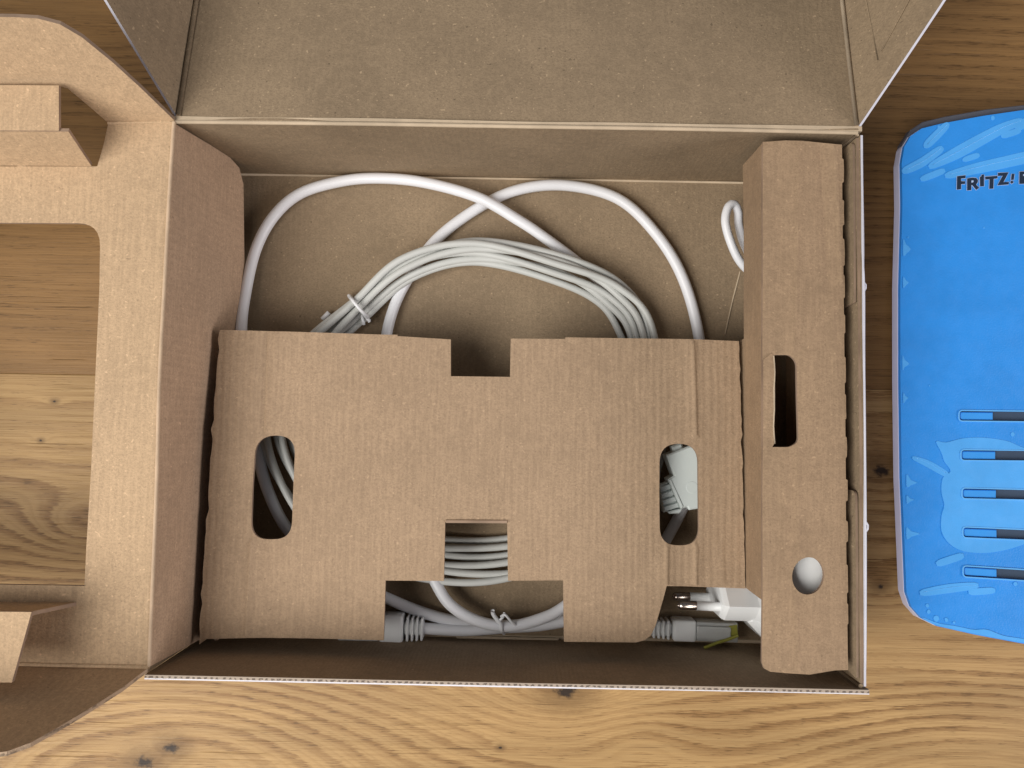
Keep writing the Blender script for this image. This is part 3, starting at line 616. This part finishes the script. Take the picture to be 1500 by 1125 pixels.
# ------------------------------------------------------------------ power adapter under the tunnel
pa = thing('power_adapter', 'white mains adapter with two pin plug sticking out from under the insert tunnel', 'power adapter', (108, -80, 0))
yc = [(94.3,-83.0,38.0)][0][1]; xf = [(89.7,-83.8,30.0)][0][0]
def hexsec(x, k, y0): return [(x, y0+k*a, 20+k*b) for a, b in ((0, 18.2), (7.6, 10), (7.6, -10), (0, -18), (-7.6, -10), (-7.6, 10))]
V = []; F = []
secs = [(xf-0.4, 0.80), (xf+0.2, 0.90), (xf+1.6, 0.985), (xf+14, 1.0), (xf+18, 1.12)]
for (x, k) in secs: V += hexsec(x, k, yc)
for s in range(len(secs)-1):
    for i in range(6): F.append((s*6+i, s*6+(i+1) % 6, s*6+6+(i+1) % 6, s*6+6+i))
F.append((5, 4, 3, 2, 1, 0))
pb = newobj('plug_body', V, F, M['plug_white'], pa, smooth=False)
pins = [([(73.2,-84.9,11.0),(80.8,-85.2,11.0),(92.9,-85.6,11.0)], 11.0), ([(71.6,-84.6,30.0),(79.4,-84.9,30.0),(89.4,-85.2,30.0)], 30.0)]
for (pp, z) in pins:
    y = pp[0][1]; x0, x1, x2 = pp[0][0], pp[1][0], pp[2][0]
    s = tube('pin_sleeve', [(x1, y, z), (x2+1, y-0.3, z)], 1.95, M['plug_white'], pa, 16)
    tube('pin', [(x0, y, z), (x0+0.25, y, z), (x0+0.9, y, z), (x0+1.8, y, z), (x1+0.1, y, z)], 1.9, M['steel'], pa, 16, rr=lambda t: (0.5 if t < 0.1 else 1.15 if t < 0.3 else 1.65 if t < 0.6 else 1.88))
cx0 = [(118.7,-67.6,50.0)][0]
frame_box('adapter_body', (cx0[0]+0.8, -64.5, 28), (1, 0, 0), (0, 1, 0), (0, 0, 1), (25, 62, 51), 12, M['plug_white'], pa, 10)
prism('shoulder', [(101.2,-91.2,30.0),(108.7,-98.9,30.0),(113.8,-98.8,30.0),(113.8,-73.4,30.0),(101.8,-78.2,30.0)], 4, 31, 1.5, M['plug_white'], pa)
lp = [(120.4,52.0,20.0),(108.9,58.9,20.0),(101.1,64.9,20.0),(96.2,73.4,20.0),(93.6,82.3,20.0),(94.9,88.9,20.0),(97.7,90.5,20.0),(100.1,87.7,20.0),(101.3,82.5,20.0),(104.7,74.2,20.0),(111.4,64.1,20.0),(120.5,59.7,20.0)]
tube('cord', spline(zp(lp, [12, 15, 18, 20, 21, 21, 20, 18, 15, 12, 10, 10]), 1.2), 1.9, M['cable_white'], pa, 14)

# ------------------------------------------------------------------ the blue router
ro = thing('router', 'blue router with navy lettering and vent slots lying beside the carton on the table', 'router', (225, 0, -3))
ZT = 25.0
rl = [(170.3,89.9,25.0),(169.0,53.5,25.0),(168.6,11.6,25.0),(168.7,-29.7,25.0),(169.6,-58.8,25.0),(170.2,-78.4,25.0),(172.2,-84.4,25.0),(176.5,-89.2,25.0),(182.8,-92.2,25.0),(199.6,-95.6,25.0),(219.7,-98.9,25.0)]
rt = [(224.5,133.5,25.0),(206.3,130.5,25.0),(188.2,126.8,25.0),(179.2,124.4,25.0),(174.3,121.0,25.0),(171.5,116.3,25.0),(170.2,108.9,25.0)]
far_b = [(262, -104, 25), (300, -106, 25)]; far_t = [(300, 139, 25), (262, 137, 25)]
rline = [(352, -92, 25), (360, -84, 25), (363, -70, 25), (363, 100, 25), (360, 117, 25), (350, 128, 25)]
outl = rl + far_b + rline + far_t + rt
SL = [[(193.8,-0.4,25.0),(193.7,-4.5,25.0),(233.4,-4.2,25.0),(233.5,-0.1,25.0)], [(194.4,-17.3,25.0),(194.3,-21.4,25.0),(233.0,-21.1,25.0),(233.1,-17.0,25.0)], [(194.6,-33.7,25.0),(194.5,-37.8,25.0),(232.7,-37.9,25.0),(232.7,-33.9,25.0)], [(194.6,-50.3,25.0),(194.6,-54.4,25.0),(232.3,-55.2,25.0),(232.4,-51.2,25.0)], [(194.5,-66.8,25.0),(194.5,-71.0,25.0),(231.9,-72.6,25.0),(232.0,-68.4,25.0)]]
SL = [fillet([(p[0], p[1], 25) for p in s], {0: 1.3, 1: 1.3, 2: 1.3, 3: 1.3}, 4) for s in SL]
panel('top_shell', outl, SL, th=2.2, mats=(M['blue'], M['blue'], M['blue']), parent=ro, warp=0.15, wl=90, grid=8)
def offset(pts, k):
    n = len(pts); out = []; P = [Vector((p[0], p[1])) for p in pts]
    for i in range(n):
        d = (P[(i+1) % n]-P[i-1]).normalized(); nn = Vector((d.y, -d.x)); out.append((P[i].x+nn.x*k, P[i].y+nn.y*k, 0))
    return out
prism('base_shell', offset(outl, 0.2), 18.0, 23.2, 0.5, M['base_white'], ro)
rear_edge = [(229.3,137.6,20.0),(209.4,134.9,20.0),(191.0,131.3,20.0),(181.2,128.7,20.0),(176.0,125.1,20.0),(172.2,118.8,20.0),(171.2,111.6,20.0),(178.6,111.7,20.0),(184.8,122.8,20.0),(229.2,131.3,20.0)]
prism('rear_edge_shade', rear_edge, 17.5, 22.0, 0.4, M['rear_edge'], ro)  # flared rear edge of the base, shade painted in as dark grey
prism('underside', offset(outl, -9), 0, 18.1, 0.3, M['base_white'], ro)
for (fx, fy) in ((195, 80), (195, -70), (335, 80), (335, -70)):
    prism('foot', [(fx+6*math.cos(k*math.pi/8), fy+6*math.sin(k*math.pi/8), 0) for k in range(16)], -3, 0.2, 0.4, M['slot_dark'], ro)
PD = [[(194.6,-0.8,24.6),(194.6,-4.1,24.6),(208.7,-3.9,24.6),(208.7,-0.7,24.6)], [(195.2,-17.7,24.6),(195.2,-21.0,24.6),(209.4,-20.9,24.6),(209.5,-17.6,24.6)], [(195.3,-34.2,24.6),(195.2,-37.5,24.6),(209.4,-37.5,24.6),(209.5,-34.2,24.6)], [(195.3,-50.8,24.6),(195.2,-54.1,24.6),(209.4,-54.4,24.6),(209.4,-51.1,24.6)], [(195.3,-67.3,24.6),(195.3,-70.6,24.6),(209.1,-71.2,24.6),(209.1,-67.9,24.6)]]
for s, pd in zip(SL, PD):
    sm = [(p[0], p[1], 0) for p in s]
    prism('slot_inside', sm, 23.25, 23.4, 0.05, M['slot_dark'], ro)
    k = prism('slot_cover', fillet([(p[0], p[1], 0) for p in pd], {0: 0.9, 1: 0.9}, 4), 23.42, 24.6, 0.35, M['pad'], ro)
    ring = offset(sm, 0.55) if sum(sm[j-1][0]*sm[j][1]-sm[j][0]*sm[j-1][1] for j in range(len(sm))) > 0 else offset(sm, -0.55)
    panel('slot_highlight', [(p[0], p[1], 25.42) for p in ring], [[(p[0], p[1], 25.42) for p in sm]], th=0.35, mats=(M['film_line_and_highlight'],)*3, parent=ro, warp=0, grid=12)  # pale ring paints the highlight along the slot edge
# lettering
letters = [
 [(194.1,97.0,25.0),(194.3,103.0,25.0),(198.0,103.5,25.0),(197.9,102.2,25.0),(196.0,102.0,25.0),(196.0,100.8,25.0),(197.8,100.8,25.0),(197.7,99.6,25.0),(196.0,99.5,25.0),(195.9,97.2,25.0)],
 [(198.6,96.7,25.0),(198.7,102.1,25.0),(201.1,102.5,25.0),(202.7,102.3,25.0),(203.4,101.5,25.0),(203.3,100.4,25.0),(202.5,99.4,25.0),(203.9,98.0,25.0),(202.6,97.0,25.0),(200.9,99.1,25.0),(200.5,99.2,25.0),(200.4,96.9,25.0)],
 [(204.3,98.6,25.0),(204.3,102.8,25.0),(205.0,103.2,25.0),(205.0,103.8,25.0),(206.1,104.0,25.0),(206.0,98.7,25.0)],
 [(206.6,103.0,25.0),(212.0,103.5,25.0),(211.9,102.3,25.0),(210.3,102.1,25.0),(210.1,97.7,25.0),(208.3,97.6,25.0),(208.5,101.9,25.0),(206.7,101.7,25.0)],
 [(212.2,104.8,25.0),(216.9,105.1,25.0),(214.6,100.7,25.0),(216.9,100.8,25.0),(216.8,99.7,25.0),(211.9,99.2,25.0),(214.3,103.6,25.0),(212.2,103.4,25.0)],
 [(218.2,104.4,25.0),(219.5,104.5,25.0),(219.1,101.8,25.0),(217.9,101.7,25.0)],
 [(218.3,101.5,25.0),(219.1,100.8,25.0),(218.2,100.0,25.0),(217.5,100.7,25.0)],
 [(221.5,100.0,25.0),(221.7,105.5,25.0),(224.3,105.7,25.0),(225.4,105.1,25.0),(225.4,104.0,25.0),(224.7,103.1,25.0),(225.6,102.3,25.0),(225.6,101.1,25.0),(224.4,100.2,25.0)],
 [(228.0,99.4,25.0),(226.5,101.1,25.0),(226.7,103.2,25.0),(228.4,104.5,25.0),(230.3,104.4,25.0),(231.6,103.0,25.0),(231.6,101.0,25.0),(230.2,99.6,25.0)],
 [(231.9,100.4,25.0),(233.9,103.1,25.0),(232.4,105.8,25.0),(234.1,105.9,25.0),(234.9,104.5,25.0),(235.9,106.1,25.0),(237.6,106.2,25.0),(235.8,103.3,25.0),(237.7,100.7,25.0),(235.9,100.6,25.0),(234.8,101.9,25.0),(233.7,100.5,25.0)],
]
holesL = {1: [(200.5,101.2,25.0),(201.4,101.3,25.0),(201.6,100.8,25.0),(201.2,100.3,25.0),(200.5,100.2,25.0)], 7: [(223.3,104.4,25.0),(223.9,104.4,25.0),(223.9,103.7,25.0),(223.2,103.6,25.0)], 8: [(228.4,101.2,25.0),(228.1,102.1,25.0),(229.0,103.1,25.0),(229.9,102.5,25.0),(229.9,101.4,25.0),(229.2,100.9,25.0)]}
for i, lt in enumerate(letters):
    hl = [[(p[0], p[1], 25.34) for p in holesL[i]]] if i in holesL else []
    L = panel('letter', [(p[0], p[1], 25.34) for p in lt], hl, th=0.12, mats=(M['ink'],)*3, parent=ro, warp=0, grid=20)
    cxm = sum(p[0] for p in lt)/len(lt); cym = sum(p[1] for p in lt)/len(lt)
    o2 = offset([(p[0], p[1], 0) for p in lt], -0.22) if sum(lt[j-1][0]*lt[j][1]-lt[j][0]*lt[j-1][1] for j in range(len(lt))) < 0 else offset([(p[0], p[1], 0) for p in lt], 0.22)
    panel('letter_outline', [(p[0], p[1], 25.27) for p in o2], (), th=0.1, mats=(M['ink_edge'],)*3, parent=L, warp=0, grid=20)
# lifted places of the protective film
def blob(pts, name='film_bubble', z=25.2, holes=()):
    pp = [(p.x, p.y, z) for p in spline(pts, 1.2, True)]
    return panel(name, pp, holes, th=0.16, mats=(M['film'],)*3, parent=ro, warp=0.06, wl=9, grid=3.5)
def stroke(px, wd):
    """long rounded smear along a line; wd = half widths in mm at the points"""
    P = [Vector(p) for p in px]; a = []; b = []
    for i, p in enumerate(P):
        t = (P[min(i+1, len(P)-1)]-P[max(i-1, 0)]).normalized(); n = Vector((-t.y, t.x, 0)); a.append(p+n*wd[i]); b.append(p-n*wd[i])
    t0 = (P[0]-P[1]).normalized(); t1 = (P[-1]-P[-2]).normalized()
    if len(P) > 2: tube('film_ridge', spline([p+Vector((0.2*wd[i], 0.25*wd[i], 0.16)) for i, p in enumerate(P)], 2), 0.14, M['film_line_and_highlight'], ro, 6)
    return blob([tuple(v) for v in ([P[0]+t0*wd[0]]+a+[P[-1]+t1*wd[-1]]+list(reversed(b)))])
stroke([(181.2,116.8,25.0),(185.1,120.8,25.0),(190.0,125.9,25.0)], (1.6, 1.9, 1.5))
stroke([(171.7,105.2,25.0),(179.0,109.0,25.0),(187.1,115.0,25.0)], (1.6, 2.0, 1.6))
stroke([(183.4,107.6,25.0),(194.0,113.3,25.0),(206.2,120.3,25.0),(215.3,125.3,25.0),(222.5,128.2,25.0)], (1.5, 2.6, 2.6, 2.2, 1.6))
stroke([(221.9,126.1,25.0),(230.4,130.2,25.0)], (2.0, 2.0))
stroke([(215.2,121.6,25.0),(221.6,123.9,25.0)], (1.2, 1.3))
stroke([(197.9,110.6,25.0),(203.3,112.5,25.0)], (1.1, 1.2))
stroke([(179.5,101.7,25.0),(187.9,105.2,25.0)], (1.3, 1.3))
stroke([(190.6,103.4,25.0),(202.9,106.7,25.0),(215.0,109.6,25.0),(227.0,112.6,25.0)], (1.5, 2.4, 2.6, 2.4))
stroke([(174.1,-21.1,25.0),(180.2,-23.6,25.0),(187.5,-27.6,25.0)], (0.9, 1.5, 1.3))
blob([(183.6,-13.7,25.0),(187.7,-14.1,25.0),(195.1,-12.2,25.0),(203.9,-11.7,25.0),(214.1,-13.0,25.0),(221.4,-15.8,25.0),(234.5,-19.0,25.0),(233.8,-51.7,25.0),(220.6,-56.9,25.0),(211.8,-59.7,25.0),(203.1,-61.0,25.0),(194.3,-60.3,25.0),(188.5,-57.2,25.0),(185.4,-52.1,25.0),(185.5,-45.4,25.0),(186.7,-41.0,25.0),(185.6,-35.2,25.0),(186.3,-29.3,25.0),(189.6,-26.4,25.0),(187.0,-22.3,25.0),(185.9,-18.8,25.0)], holes=[[(p[0], p[1], 25.2) for p in s] for s in SL[1:4]])
stroke([(184.3,-65.7,25.0),(193.4,-62.6,25.0)], (1.4, 1.4))
stroke([(177.2,-78.3,25.0),(188.3,-76.3,25.0),(199.3,-74.9,25.0)], (1.4, 1.9, 1.4))
stroke([(197.8,-77.6,25.0),(206.6,-76.8,25.0)], (1.3, 1.3))
for pts in ([(170.8,-27.9,25.0),(172.5,-30.5,25.0),(175.2,-31.6,25.0),(172.5,-32.8,25.0),(170.7,-33.7,25.0)], [(170.7,-37.0,25.0),(172.1,-38.4,25.0),(173.9,-38.9,25.0),(172.1,-39.8,25.0),(170.7,-40.7,25.0)], [(170.5,-50.6,25.0),(172.3,-52.3,25.0),(176.1,-53.4,25.0),(172.5,-54.7,25.0),(170.5,-55.9,25.0)], [(170.5,74.7,25.0),(171.6,72.3,25.0),(173.7,70.2,25.0),(171.9,68.3,25.0),(170.4,67.1,25.0)], [(170.3,58.0,25.0),(171.5,56.2,25.0),(172.6,55.4,25.0),(171.4,54.1,25.0),(170.2,52.9,25.0)], [(169.6,23.5,25.0),(170.5,21.4,25.0),(172.5,19.7,25.0),(170.4,18.2,25.0),(169.5,16.7,25.0)], [(169.7,7.2,25.0),(170.6,5.7,25.0),(171.8,4.8,25.0),(170.6,3.6,25.0),(169.7,2.4,25.0)]):
    blob(pts)
for k, (u, s) in enumerate((([(182.6,-89.1,25.0)][0], 1.2), ([(178.9,-83.7,25.0)][0], 0.7), ([(179.4,-86.3,25.0)][0], 0.8), ([(186.9,-89.5,25.0)][0], 0.8), ([(190.1,-90.6,25.0)][0], 0.5), ([(216.6,-10.0,25.0)][0], 0.9), ([(210.5,129.6,25.0)][0], 0.9), ([(186.7,125.2,25.0)][0], 0.7), ([(205.8,80.2,25.0)][0], 0.35), ([(172.6,75.3,25.0)][0], 0.35), ([(216.5,-73.7,25.0)][0], 0.8), ([(181.0,10.3,25.0)][0], 0.3))):
    blob([(u[0]+s*math.cos(j*math.pi/4)*random.uniform(0.8, 1.1), u[1]+s*1.2*math.sin(j*math.pi/4)*random.uniform(0.8, 1.1), 25) for j in range(8)])
ed = [(177.1,-88.7,25.0),(183.7,-91.0,25.0),(190.9,-92.0,25.0),(198.2,-93.3,25.0),(203.9,-93.2,25.0),(211.1,-95.6,25.0),(219.8,-96.9,25.0),(219.8,-98.4,25.0),(199.6,-95.2,25.0),(182.8,-91.8,25.0),(177.1,-89.2,25.0)]
blob(ed)
